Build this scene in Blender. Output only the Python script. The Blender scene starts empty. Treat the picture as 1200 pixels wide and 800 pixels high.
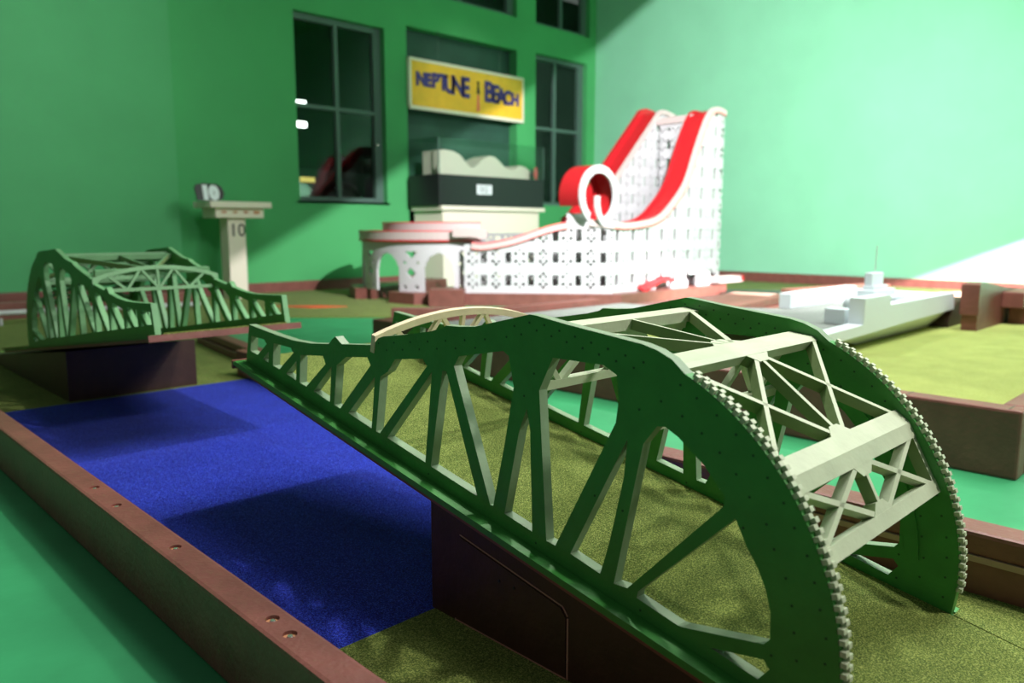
import bpy, bmesh, math, random
from mathutils import Vector, Matrix
from mathutils.geometry import tessellate_polygon
random.seed(7)
SC = bpy.context.scene
COL = SC.collection
PI = math.pi

# ------------------------------------------------------------------ camera, world, lights, exposure
cd = bpy.data.cameras.new('camera')
cam = bpy.data.objects.new('camera', cd); COL.objects.link(cam); SC.camera = cam
cd.sensor_width = 36; cd.lens = 27.36; cd.clip_start = .05; cd.clip_end = 100
cam.location = (0, 0, 1.0)
cam.rotation_euler = (math.radians(90 - 8.2), 0, -math.radians(44.3))
cd.dof.use_dof = True; cd.dof.focus_distance = 1.9; cd.dof.aperture_fstop = 2.5

W = bpy.data.worlds.new('world'); SC.world = W; W.use_nodes = True
W.node_tree.nodes['Background'].inputs[0].default_value = (.93, 1.0, .93, 1)
W.node_tree.nodes['Background'].inputs[1].default_value = .12
SC.view_settings.view_transform = 'Standard'; SC.view_settings.look = 'None'
SC.view_settings.exposure = 0.0; SC.view_settings.gamma = 1.0
SC.view_settings.use_curve_mapping = False

def point(name, loc, power, color=(1, 1, 1), r=.05):
    l = bpy.data.lights.new(name, 'POINT'); l.energy = power; l.color = color; l.shadow_soft_size = r
    o = bpy.data.objects.new(name, l); COL.objects.link(o); o.location = loc; return o
def spot(name, loc, to, power, angle, color=(1, 1, 1), r=.05, blend=.3):
    l = bpy.data.lights.new(name, 'SPOT'); l.energy = power; l.color = color; l.shadow_soft_size = r
    l.spot_size = math.radians(angle); l.spot_blend = blend
    o = bpy.data.objects.new(name, l); COL.objects.link(o); o.location = loc
    o.rotation_euler = (Vector(to) - Vector(loc)).to_track_quat('-Z', 'Y').to_euler(); return o
def area(name, loc, to, power, sx, sy, color=(1, 1, 1)):
    l = bpy.data.lights.new(name, 'AREA'); l.energy = power; l.color = color; l.shape = 'RECTANGLE'; l.size = sx; l.size_y = sy
    o = bpy.data.objects.new(name, l); COL.objects.link(o); o.location = loc
    o.rotation_euler = (Vector(to) - Vector(loc)).to_track_quat('-Z', 'Y').to_euler(); return o
spot('track_lamp_bridge', (2.9, 2.4, 3.9), (1.4, 2.2, 0), 330, 95, (1, .97, .9), .09, .6)
spot('track_lamp_front', (3.6, -1.7, 3.4), (1.6, .9, .3), 480, 80, (1, .95, .86), .22, .7)
area('overhead_fill', (3.8, 1.5, 5.4), (2.2, 2.0, 0), 190, 3.0, 2.4, (1, .99, .93))  # added soft fill over the bridge, not an actual fixture
area('overhead_fill', (6.6, .4, 5.6), (7.4, 3.4, 0), 420, 3.0, 3.0, (.96, 1, .97))  # second added fill, brightens the ship side
LC = Vector((4.94, 1.75, 4.98))
spot('wall_washer', LC, (12.0, 9.0, .3), 6000, 112, (1, .97, .97), .006, 1.0)
spot('track_lamp_ship', (6.6, 4.6, 4.2), (6.2, 1.6, .2), 360, 80, (.95, 1, .96), .06, .5)
spot('left_wall_fill', (1.6, 4.6, 5.6), (.6, 11.3, 3.4), 900, 90, (1, .97, .95), .3, 1.0)  # added spot that brightens the left wall
spot('sign_fill_spot', (9.2, 7.4, 6.2), (10.06, 11.4, 3.4), 260, 36, (1, .95, .85), .05, .8)  # spot added to lift the sign above the washer's cutoff
spot('track_lamp_coaster', (6.0, 4.3, 4.9), (9.0, 6.6, 1.4), 60, 60, (1, .98, .95), .08, .5)
LD = Vector((9.6, .2, 3.2))
spot('wall_washer_low', LD, (13.8, 3.0, .4), 11000, 120, (1, .86, .86), .006, .3)

# ------------------------------------------------------------------ materials
def principled(name, color, rough=.6, bump=0, bscale=60, var=0, vscale=6, spec=.5, emit=None, estr=0, metallic=0, coat=0, detail=4):
    m = bpy.data.materials.new(name); m.use_nodes = True
    nt = m.node_tree; b = nt.nodes['Principled BSDF']
    b.inputs['Base Color'].default_value = (*color, 1); b.inputs['Roughness'].default_value = rough
    b.inputs['Specular IOR Level'].default_value = spec; b.inputs['Metallic'].default_value = metallic
    b.inputs['Coat Weight'].default_value = coat
    tc = nt.nodes.new('ShaderNodeTexCoord')
    if var:
        n = nt.nodes.new('ShaderNodeTexNoise'); n.inputs['Scale'].default_value = vscale; n.inputs['Detail'].default_value = detail
        nt.links.new(tc.outputs['Object'], n.inputs['Vector'])
        r = nt.nodes.new('ShaderNodeValToRGB')
        r.color_ramp.elements[0].position = .3; r.color_ramp.elements[1].position = .72
        r.color_ramp.elements[0].color = tuple(max(0, c * (1 - var)) for c in color) + (1,)
        r.color_ramp.elements[1].color = tuple(min(1, c * (1 + var)) for c in color) + (1,)
        nt.links.new(n.outputs['Fac'], r.inputs['Fac']); nt.links.new(r.outputs['Color'], b.inputs['Base Color'])
    if bump:
        n2 = nt.nodes.new('ShaderNodeTexNoise'); n2.inputs['Scale'].default_value = bscale; n2.inputs['Detail'].default_value = 3
        nt.links.new(tc.outputs['Object'], n2.inputs['Vector'])
        bp = nt.nodes.new('ShaderNodeBump'); bp.inputs['Strength'].default_value = bump; bp.inputs['Distance'].default_value = .01
        nt.links.new(n2.outputs['Fac'], bp.inputs['Height']); nt.links.new(bp.outputs['Normal'], b.inputs['Normal'])
    if emit:
        b.inputs['Emission Color'].default_value = (*emit, 1); b.inputs['Emission Strength'].default_value = estr
    return m

def turf(name, dark, mid, light, scale=330):
    m = bpy.data.materials.new(name); m.use_nodes = True
    nt = m.node_tree; b = nt.nodes['Principled BSDF']; L = nt.links
    b.inputs['Roughness'].default_value = .9; b.inputs['Specular IOR Level'].default_value = .2
    b.inputs['Sheen Weight'].default_value = .05
    tc = nt.nodes.new('ShaderNodeTexCoord')
    n = nt.nodes.new('ShaderNodeTexNoise'); n.inputs['Scale'].default_value = scale; n.inputs['Detail'].default_value = 2
    L.new(tc.outputs['Object'], n.inputs['Vector'])
    r = nt.nodes.new('ShaderNodeValToRGB'); e = r.color_ramp.elements
    e[0].position = .34; e[0].color = (*dark, 1); e[1].position = .7; e[1].color = (*light, 1)
    x = r.color_ramp.elements.new(.5); x.color = (*mid, 1)
    L.new(n.outputs['Fac'], r.inputs['Fac'])
    n3 = nt.nodes.new('ShaderNodeTexNoise'); n3.inputs['Scale'].default_value = 5; n3.inputs['Detail'].default_value = 5
    L.new(tc.outputs['Object'], n3.inputs['Vector'])
    hs = nt.nodes.new('ShaderNodeHueSaturation')
    mr = nt.nodes.new('ShaderNodeMapRange'); mr.inputs[1].default_value = .3; mr.inputs[2].default_value = .7
    mr.inputs[3].default_value = .9; mr.inputs[4].default_value = 1.1
    L.new(n3.outputs['Fac'], mr.inputs[0]); L.new(mr.outputs[0], hs.inputs['Value']); L.new(r.outputs['Color'], hs.inputs['Color'])
    L.new(hs.outputs['Color'], b.inputs['Base Color'])
    bp = nt.nodes.new('ShaderNodeBump'); bp.inputs['Strength'].default_value = .9; bp.inputs['Distance'].default_value = .006
    L.new(n.outputs['Fac'], bp.inputs['Height']); L.new(bp.outputs['Normal'], b.inputs['Normal'])
    return m

M = {}
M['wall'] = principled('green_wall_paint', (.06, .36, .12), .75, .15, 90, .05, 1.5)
M['wall_l'] = principled('brightened_left_wall_green', (.078, .385, .15), .75, .15, 90, .05, 1.5)  # stronger light on the left wall is put into a paler green
M['wall_r'] = principled('mint_right_wall', (.25, .62, .41), .75, .15, 90, .04, 1.5)  # lighter and mintier than the back wall colour
M['ceil'] = principled('ceiling_paint', (.1, .35, .14), .8)
M['floor'] = principled('green_floor_paint', (.04, .31, .125), .42, .12, 14, .12, 3.5)
M['olive'] = turf('olive_turf', (.05, .085, .012), (.135, .185, .032), (.36, .41, .11), 300)
M['lime'] = turf('lime_turf', (.26, .31, .07), (.37, .42, .11), (.50, .55, .19), 260)
M['blue'] = turf('blue_turf', (.002, .004, .09), (.004, .014, .40), (.06, .12, .85), 300)
M['brown'] = principled('brown_timber_paint', (.19, .064, .052), .45, .25, 45, .16, 9)
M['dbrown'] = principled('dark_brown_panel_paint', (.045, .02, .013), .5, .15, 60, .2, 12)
M['bright'] = principled('worn_pale_edge', (.42, .25, .20), .6, .1, 60)
M['edge'] = principled('pale_girder_edge', (.20, .30, .18), .5, .1, 60, .08, 12)  # edge faces paler than the girder green
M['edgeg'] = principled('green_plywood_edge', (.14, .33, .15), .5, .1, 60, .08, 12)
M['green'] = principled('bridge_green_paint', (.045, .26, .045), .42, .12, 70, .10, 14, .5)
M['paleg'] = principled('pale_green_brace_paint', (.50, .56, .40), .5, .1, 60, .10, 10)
M['farpale'] = principled('dimmed_far_leaf_green', (.14, .30, .15), .5, .1, 60, .10, 10)  # dimmer light on the far leaf is put into this darker green
M['side'] = principled('shaded_brace_side', (.19, .27, .11), .5, .1, 60, .08, 12)  # shade of the sideways brace faces painted in as darker olive
M['rivet'] = principled('rivet_dark', (.014, .08, .02), .6)
M['cream'] = principled('unpainted_plywood', (.78, .66, .45), .6, .1, 80, .06, 20)
M['white'] = principled('white_paint', (.50, .50, .52), .5, 0, 0, .03, 5)
M['offwhite'] = principled('ivory_paint', (.80, .74, .62), .55)
M['trim'] = principled('window_frame_paint', (.075, .14, .115), .5)
M['niche'] = principled('dark_niche_paint', (.02, .07, .05), .6, 0, 0, .2, 2)
M['dark'] = principled('dark_outside', (.0015, .003, .0025), .9, spec=.0)
M['red'] = principled('red_paint', (.42, .012, .018), .4)
M['redpink'] = principled('red_trim_line', (.75, .12, .12), .5)
M['pink'] = principled('white_rail_with_pink_cast', (.50, .41, .40), .5)
M['yellow'] = principled('yellow_sign_paint', (.88, .50, .03), .45, 0, 0, .08, 4)
M['blueink'] = principled('dark_blue_letter_paint', (.05, .03, .22), .5)
M['black'] = principled('black_paint', (.012, .012, .014), .35, 0, 0)
M['grey'] = principled('battleship_grey_paint', (.80, .86, .90), .5)
M['deckg'] = turf('grey_mat', (.20, .215, .20), (.26, .28, .26), (.34, .35, .33), 200)
M['clay'] = principled('white_clay', (.86, .68, .62), .8, .2, 30)
M['copper'] = principled('countersink_wood', (.55, .25, .12), .5)
M['steel'] = principled('screw_steel', (.8, .8, .78), .25, metallic=.9)
M['orange'] = principled('orange_red_turf', (.75, .10, .03), .9, .3, 300)
M['rubber'] = principled('tyre_rubber', (.01, .01, .012), .7)
M['carp'] = principled('car_paint', (.03, .06, .055), .25, coat=.5)
M['lampw'] = principled('lit_tube', (1, 1, 1), .5, emit=(1, 1, 1), estr=6)
M['lampy'] = principled('lit_headlamp', (1, .8, .2), .5, emit=(1, .75, .2), estr=.8)
gm = bpy.data.materials.new('glass'); gm.use_nodes = True; gnt = gm.node_tree
for n_ in list(gnt.nodes): gnt.nodes.remove(n_)
go = gnt.nodes.new('ShaderNodeOutputMaterial'); gx = gnt.nodes.new('ShaderNodeMixShader')
gt = gnt.nodes.new('ShaderNodeBsdfTransparent'); gg = gnt.nodes.new('ShaderNodeBsdfGlossy')
gt.inputs[0].default_value = (.86, .92, .89, 1); gg.inputs['Roughness'].default_value = .03
gx.inputs[0].default_value = .035
gnt.links.new(gt.outputs[0], gx.inputs[1]); gnt.links.new(gg.outputs[0], gx.inputs[2])
gnt.links.new(gx.outputs[0], go.inputs[0]); M['glass'] = gm

# ------------------------------------------------------------------ helpers
def mesh_obj(name, bm, mat, parent=None, smooth=False):
    me = bpy.data.meshes.new(name); bmesh.ops.recalc_face_normals(bm, faces=bm.faces); bm.to_mesh(me); bm.free()
    mats = mat if isinstance(mat, (list, tuple)) else [mat]
    for x in mats: me.materials.append(x)
    if smooth:
        for p in me.polygons: p.use_smooth = True
    o = bpy.data.objects.new(name, me); COL.objects.link(o)
    if parent: o.parent = parent
    return o
def raw_obj(name, verts, faces, mat, parent=None, midx=None):
    me = bpy.data.meshes.new(name); me.from_pydata(verts, [], faces); me.update()
    mats = mat if isinstance(mat, (list, tuple)) else [mat]
    for x in mats: me.materials.append(x)
    if midx:
        for p, i in zip(me.polygons, midx): p.material_index = i
    bm = bmesh.new(); bm.from_mesh(me); bmesh.ops.recalc_face_normals(bm, faces=bm.faces); bm.to_mesh(me); bm.free()
    o = bpy.data.objects.new(name, me); COL.objects.link(o)
    if parent: o.parent = parent
    return o
def tag(o, label, cat, group=None, kind=None):
    o['label'] = label; o['category'] = cat
    if group: o['group'] = group
    if kind: o['kind'] = kind
    return o
def empty(name, loc=(0, 0, 0), rz=0):
    o = bpy.data.objects.new(name, None); COL.objects.link(o); o.location = loc; o.rotation_euler = (0, 0, rz)
    o.empty_display_size = .1; return o
def struct(o): o['kind'] = 'structure'; return o

def add_box(bm, x0, y0, z0, x1, y1, z1, bevel=0, f=None):
    c = [(x0, y0, z0), (x1, y0, z0), (x1, y1, z0), (x0, y1, z0), (x0, y0, z1), (x1, y0, z1), (x1, y1, z1), (x0, y1, z1)]
    if f: c = [f(*p) for p in c]
    v = [bm.verts.new(p) for p in c]
    fs = [bm.faces.new([v[i] for i in q]) for q in ((0, 3, 2, 1), (4, 5, 6, 7), (0, 1, 5, 4), (1, 2, 6, 5), (2, 3, 7, 6), (3, 0, 4, 7))]
    if bevel:
        es = list({e for q in fs for e in q.edges})
        bmesh.ops.bevel(bm, geom=es, offset=bevel, segments=2, affect='EDGES', profile=.6)
def box(name, x0, y0, z0, x1, y1, z1, mat, parent=None, bevel=0, f=None):
    bm = bmesh.new(); add_box(bm, x0, y0, z0, x1, y1, z1, bevel, f); return mesh_obj(name, bm, mat, parent)
def extrude_poly(bm, outer, holes, f, d0, d1):
    """polygon in a 2D plane (a,b) -> f(a,b,d), extruded from d0 to d1"""
    loops = [[Vector((a, b, 0)) for a, b in outer]] + [[Vector((a, b, 0)) for a, b in h] for h in holes]
    flat = [p for l in loops for p in l]
    tris = tessellate_polygon(loops)
    v0 = [bm.verts.new(f(p.x, p.y, d0)) for p in flat]; v1 = [bm.verts.new(f(p.x, p.y, d1)) for p in flat]
    for t in tris:
        if len(set(t)) < 3: continue
        try:
            bm.faces.new([v0[i] for i in t]); bm.faces.new([v1[i] for i in reversed(t)])
        except ValueError: pass
    k = 0
    for l in loops:
        n = len(l)
        for i in range(n):
            j = (i + 1) % n
            try: bm.faces.new((v0[k + i], v0[k + j], v1[k + j], v1[k + i]))
            except ValueError: pass
        k += n
def plate(name, outer, holes, f, d0, d1, mat, parent=None):
    bm = bmesh.new(); extrude_poly(bm, outer, holes, f, d0, d1); return mesh_obj(name, bm, mat, parent)
def add_bar(bm, f, p, q, w, d0, d1):
    """flat bar of width w from p to q in the 2D plane of f"""
    a = Vector(p); b = Vector(q); t = (b - a).normalized(); n = Vector((-t.y, t.x)) * w / 2
    pts = [a - n, b - n, b + n, a + n]
    lo = [bm.verts.new(f(p_.x, p_.y, d0)) for p_ in pts]; hi = [bm.verts.new(f(p_.x, p_.y, d1)) for p_ in pts]
    bm.faces.new(lo); bm.faces.new(hi[::-1])
    for i in range(4):
        j = (i + 1) % 4; bm.faces.new((lo[i], lo[j], hi[j], hi[i]))
def tube(bm, pts, r, seg=8):
    rings = []
    for i, p in enumerate(pts):
        p = Vector(p); t = (Vector(pts[min(i + 1, len(pts) - 1)]) - Vector(pts[max(i - 1, 0)])).normalized()
        a = t.cross(Vector((0, 0, 1)));
        if a.length < .01: a = t.cross(Vector((1, 0, 0)))
        a.normalize(); b = t.cross(a)
        rings.append([bm.verts.new(p + a * math.cos(k * 2 * PI / seg) * r + b * math.sin(k * 2 * PI / seg) * r) for k in range(seg)])
    for A, B in zip(rings, rings[1:]):
        for k in range(seg): bm.faces.new((A[k], A[(k + 1) % seg], B[(k + 1) % seg], B[k]))
    bm.faces.new(rings[0]); bm.faces.new(rings[-1][::-1])
def cyl(bm, c, r, h, seg=20, axis='Z'):
    m = Matrix.Translation(c)
    if axis == 'Y': m = m @ Matrix.Rotation(PI / 2, 4, 'X')
    if axis == 'X': m = m @ Matrix.Rotation(PI / 2, 4, 'Y')
    bmesh.ops.create_cone(bm, cap_ends=True, segments=seg, radius1=r, radius2=r, depth=h, matrix=m)
def timber(name, p, q, w, z0, z1, mat=None, parent=None, bevel=.008, ext=0):
    """squared timber; (p,q) is the near long edge in plan, body lies to the left of p->q"""
    a = Vector((*p, 0)); b = Vector((*q, 0)); t = (b - a).normalized(); n = Vector((-t.y, t.x, 0))
    f = lambda x, y, z: tuple(a + t * x + n * y + Vector((0, 0, z)))
    return box(name, -ext, 0, z0, (b - a).length + ext, w, z1, mat or M['brown'], parent, bevel, f)
def text_mesh(name, s, size, f, depth, mat, parent, sx=1.0, bold=0.0):
    cu = bpy.data.curves.new('txt', 'FONT'); cu.body = s; cu.size = size; cu.extrude = depth; cu.offset = bold
    cu.align_x = 'CENTER'; cu.align_y = 'CENTER'; cu.resolution_u = 3
    o = bpy.data.objects.new('txt', cu); COL.objects.link(o)
    dg = bpy.context.evaluated_depsgraph_get(); me = bpy.data.meshes.new_from_object(o.evaluated_get(dg))
    bpy.data.objects.remove(o); bpy.data.curves.remove(cu)
    for v in me.vertices: v.co = Vector(f(v.co.x * sx, v.co.y, v.co.z))
    me.name = name; me.materials.clear(); me.materials.append(mat)
    r = bpy.data.objects.new(name, me); COL.objects.link(r); r.parent = parent; return r

# ------------------------------------------------------------------ room shell
CEIL = 7.4
struct(box('floor', -6, -6, -.1, 14.2, 12, 0, M['floor']))
struct(box('ceiling', 4.4, -3, CEIL, 14.2, 12, CEIL + .1, M['ceil']))
XZ = lambda Y: (lambda a, b, d: (a, Y + d, b))
w1 = [(6.45, 1.46), (8.16, 1.46), (8.16, 4.40), (6.45, 4.40)]
w2 = [(8.63, .6), (11.36, .6), (11.36, 4.53), (8.63, 4.53)]
w3 = [(11.90, 1.5), (13.52, 1.5), (13.52, 4.56), (11.90, 4.56)]
u2 = [(8.63, 5.15), (11.36, 5.15), (11.36, 6.9), (8.63, 6.9)]
u3 = [(11.90, 5.13), (13.60, 5.13), (13.60, 6.9), (11.90, 6.9)]
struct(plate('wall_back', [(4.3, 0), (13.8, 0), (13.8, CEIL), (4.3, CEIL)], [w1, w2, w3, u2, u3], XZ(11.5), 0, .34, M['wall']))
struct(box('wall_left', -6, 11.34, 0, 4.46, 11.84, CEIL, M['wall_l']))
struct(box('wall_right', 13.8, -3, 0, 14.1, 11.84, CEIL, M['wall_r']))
struct(box('wall_niche', 8.6, 11.72, .5, 11.4, 11.83, 4.6, M['niche']))
struct(box('baseboard_back', 4.5, 11.42, 0, 13.8, 11.5, .17, M['brown'], bevel=.008))
struct(box('baseboard_left', -2, 11.2, 0, 4.46, 11.34, .22, M['brown'], bevel=.008))
struct(box('baseboard_right', 13.66, -3, 0, 13.8, 11.4, .19, M['brown'], bevel=.008))

def window(n, x0, z0, x1, z1, xm, zm, y=11.62, xms=None):
    w = empty('window_%d' % n, ((x0 + x1) / 2, y, z0)); struct(w)
    ox, oz = (x0 + x1) / 2, z0
    def fb(name, a, b, c, d, dd=.1, mat=M['trim'], dy=0):
        return box(name, a - ox, dy, b - oz, c - ox, dy + dd, d - oz, mat, w)
    t = .075
    fb('window_frame', x0, z0, x0 + t * .6, z1); fb('window_frame', x1 - t * 2, z0, x1, z1)
    fb('window_frame', x0 + t * .6, z0, x1 - t * 2, z0 + t); fb('window_frame', x0 + t * .6, z1 - t * 1.2, x1 - t * 2, z1)
    for xx in ([xm] if xms is None else xms): fb('mullion', xx - .035, z0 + t, xx + .035, z1 - t * 1.2, .07, dy=.01)
    if zm: fb('glazing_bar', x0 + t * .6, zm - .03, x1 - t * 2, zm + .03, .06, dy=.005)
    cols = [x0 + t * .6] + ([xm] if xms is None else list(xms)) + [x1 - t * 2]
    rows = [z0 + t] + ([zm] if zm else []) + [z1 - t * 1.2]
    for a, b in zip(cols, cols[1:]):
        for c, d in zip(rows, rows[1:]): fb('pane', a, c, b, d, .008, M['glass'], .05)
    return w
win1 = window(1, 6.45, 1.46, 8.16, 4.40, 7.28, 2.98)
bm = bmesh.new(); bmesh.ops.create_uvsphere(bm, u_segments=10, v_segments=8, radius=.03)
kn = mesh_obj('window_catch', bm, M['steel'], win1, True); kn.location = (.73, -.03, 1.0); kn['label'] = 'small metal catch'
box('window_sill', -.9, -.12, -.04, .9, .0, .0, M['trim'], win1)
window(3, 11.90, 1.5, 13.52, 4.56, 12.62, 3.1)
window(4, 8.63, 5.15, 11.36, 6.9, 10.0, None)
window(5, 11.90, 5.13, 13.60, 6.9, 12.8, None)
struct(box('wall_outside', 3, 17.0, -.1, 28, 17.1, 8, M['dark']))
struct(box('floor_outside', 3, 11.86, .7, 28, 17, .86, M['dark']))

# parked car beyond window_1
car = empty('car', (8.6, 14.2, 0)); tag(car, 'dark parked car outside, behind the lower left window', 'car')
cf = lambda a, b, d: (a, d, b)
arch = [(.35 + .55 * math.cos(t), 1.42 + .55 * math.sin(t)) for t in [PI * (1 - k / 12) for k in range(13)]]
plate('body', [(-1.8, 1.0), (-.3, 1.1)] + arch + [(1.7, 1.15), (2.6, 1.2), (2.6, 2.05), (1.6, 2.14), (-.5, 2.2), (-1.8, 2.1)], [], cf, 0, 1.5, M['carp'], car)
for k, xx in enumerate((.35,)):
    bm = bmesh.new(); cyl(bm, (xx, .12, 1.345), .48, .22, 28, 'Y'); ty = mesh_obj('tyre', bm, M['rubber'], car)
    bm = bmesh.new(); cyl(bm, (xx, .0, 1.345), .27, .06, 20, 'Y'); mesh_obj('wheel_rim', bm, M['grey'], ty)
box('headlamp', -.62, -.03, 1.93, -.3, .05, 2.03, M['lampy'], car)
for k, (xx, zz) in enumerate(((9.60, 3.86), (9.60, 3.38))):
    t = box('tube_light', xx - .13, 16.9, zz, xx + .13, 17.0, zz + .12, M['lampw'])
    tag(t, ['upper', 'lower'][k] + ' of two white strip lights seen through the left window', 'light', 'strip lights behind the left window')

# blocker boards added out of view to cut the light of the two wall washers
def flap(name, L, pa, pb, pc, dist, side, label):
    """opaque leaf in the plane through the lamp and the line pa-pb, kept on the side away from pc"""
    L = Vector(L); pa = Vector(pa); pb = Vector(pb); pc = Vector(pc)
    da = (pa - L).normalized() * dist; db = (pb - L).normalized() * dist
    e = (db - da).normalized(); n = (pa - L).cross(pb - L).normalized()
    mid = (da + db) / 2; out = n.cross(Vector((0, 0, 0)))
    v = (mid.normalized()).cross(e).normalized()
    if v.dot(pc - L) > 0: v = -v
    A = L + mid - e * side; B = L + mid + e * side; th = mid.normalized() * .01
    vs = [A, B, B + v * side, A + v * side]; vs += [q + th for q in vs]
    o = raw_obj(name, [tuple(q) for q in vs], [(0, 1, 2, 3), (7, 6, 5, 4), (0, 4, 5, 1), (1, 5, 6, 2), (2, 6, 7, 3), (3, 7, 4, 0)], M['black'])
    tag(o, label, 'lamp shutter'); return o
flap('light_blocker', LC, (5.47, 11.5, .487), (13.28, 11.5, 4.641), (13.8, 4, 1), .55, 1.3, 'black board added out of view to cut the light on the window wall')
flap('light_blocker', LD, (13.8, 4.671, .135), (13.8, 3.077, .816), (13.8, 1.5, .2), .5, 1.2, 'black board added out of view to cut the light on the right wall')

# ------------------------------------------------------------------ turf and kerbs
TZ = .015
def slab(name, pts, z0, z1, mat):
    return plate(name, pts, [], lambda a, b, d: (a, b, d), z0, z1, mat)
t = slab('turf', [(.74, -.9), (2.32, -.9), (2.32, 1.52), (.74, 1.52)], 0, TZ, M['olive']); tag(t, 'olive green turf under the near green bridge and its ramp', 'turf')
t = slab('turf', [(.74, 1.52), (2.32, 1.52), (2.32, 4.88), (.74, 4.88)], 0, TZ, M['blue']); tag(t, 'bright blue turf standing for water between the two bridge leaves', 'turf')
t = slab('turf', [(-1.5, 4.88), (2.5, 4.88), (2.62, 5.4), (2.95, 6.9), (4.0, 8.45), (5.35, 7.15), (6.2, 7.9), (7.2, 9.5), (7.0, 11.42), (4.5, 11.42), (4.46, 11.2), (-1.5, 11.2)], 0, TZ, M['olive'])
tag(t, 'olive turf stretching behind the far bridge leaf to the green wall', 'turf')
t = slab('turf', [(5.02, 8.78), (5.45, 8.62), (5.25, 8.95), (4.8, 9.3)], TZ, TZ + .008, M['orange']); tag(t, 'small orange red patch on the far olive turf', 'turf')
t = slab('turf', [(11.12, 6.62), (11.85, 5.68), (13.65, 5.4), (13.65, 9.5), (11.12, 9.5)], 0, .02, M['olive']); tag(t, 'olive turf strip at the foot of the mint wall right of the roller coaster', 'turf')
t = slab('netting_mat', [(10.33, 6.12), (10.87, 5.16), (11.79, 5.6), (11.06, 6.56)], 0, .05, M['black']); tag(t, 'black mat strip right of the roller coaster base', 'mat')

# left kerb with countersunk screws
kerb = empty('timber_kerb', (.667, -.9, 0)); tag(kerb, 'long brown painted timber kerb along the blue turf with countersunk screws', 'kerb')
kb = box('beam', 0, 0, 0, .0837, 6.6, .192, M['brown'], kerb, .010)
def zplane(x, y, z):  # photograph point on a height plane, worked out beforehand
    return (x, y)
screws = [(.711, 2.62), (.706, 2.40), (.711, 1.967), (.711, 1.448), (.706, 1.365)]
cut = bmesh.new()
for x, y in screws:
    cyl(cut, (x, y, .192), .015, .018, 24)
cme = bpy.data.meshes.new('cut'); cut.to_mesh(cme); cut.free()
co = bpy.data.objects.new('cut', cme); COL.objects.link(co)
md = kb.modifiers.new('b', 'BOOLEAN'); md.operation = 'DIFFERENCE'; md.object = co; md.solver = 'EXACT'
dg = bpy.context.evaluated_depsgraph_get(); nm = bpy.data.meshes.new_from_object(kb.evaluated_get(dg))
kb.modifiers.clear(); kb.data = nm; bpy.data.objects.remove(co)
for x, y in screws:
    bm = bmesh.new()
    bmesh.ops.create_cone(bm, cap_ends=True, segments=18, radius1=.0149, radius2=.0149, depth=.002, matrix=Matrix.Translation((x - .667, y + .9, .1842)))
    s = mesh_obj('screw_hole', bm, M['copper'], kerb); s['label'] = 'bare orange wood inside the screw hole'
    bm = bmesh.new(); bmesh.ops.create_cone(bm, cap_ends=True, segments=14, radius1=.0075, radius2=.005, depth=.004, matrix=Matrix.Translation((x - .667, y + .9, .1872)))
    mesh_obj('screw', bm, M['steel'], s)
# right kerb: cap timber over a pale strip over a lower board
k2 = empty('timber_kerb', (2.3, -.9, 0)); tag(k2, 'brown timber kerb with a pale strip, right of the near bridge leaf', 'kerb')
box('cap_timber', 0, 0, .125, .115, 5.95, .19, M['brown'], k2, .012)
box('pale_strip', -.004, 0, .108, .10, 5.95, .125, M['bright'], k2)['label'] = 'pale pinkish strip'
box('lower_board', .006, 0, 0, .108, 5.95, .108, M['brown'], k2, .004)
k3 = empty('timber_kerb', (0, 0, 0)); tag(k3, 'dark angled timber kerb of two stacked boards right of the far bridge leaf', 'kerb')
timber('upper_board', (2.62, 5.10), (2.86, 6.75), .1, .075, .13, None, k3)
timber('lower_board', (2.64, 5.10), (2.88, 6.75), .14, 0, .07, None, k3)

# raised hole on the right
bxz = .285
rk = empty('raised_green_frame', (3.547, .741, 0)); tag(rk, 'brown raised timber frame around the lime green turf on the right', 'planter frame')
def rb(name, x0, y0, x1, y1, z0, z1, bevel=.012, mat=None): return box(name, x0 - 3.547, y0 - .741, z0, x1 - 3.547, y1 - .741, z1, mat or M['brown'], rk, bevel)
rb('side_board', 3.547, .741, 3.66, 5.25, 0, bxz)
rb('end_board', 3.662, .741, 8.85, .84, 0, bxz)
rb('end_board', 3.662, 5.14, 6.3, 5.25, 0, bxz)
rb('base_panel', 3.67, .85, 8.85, 5.1, 0, .2, 0)
for y in (.79, 1.18):
    rb('joint_line', 3.56, y, 3.65, y + .004, bxz - .001, bxz + .001, 0, M['black'])
t = slab('turf', [(3.662, .842), (8.85, .842), (8.85, 3.1), (3.662, 3.9)], .2, .222, M['lime']); tag(t, 'bright lime green turf inside the raised frame on the right', 'turf')
t = slab('mat', [(3.662, 3.9), (6.6, 3.45), (6.6, 5.1), (3.662, 5.1)], .2, .224, M['deckg']); tag(t, 'grey mat at the far end of the raised frame left of the ship', 'mat')

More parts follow.
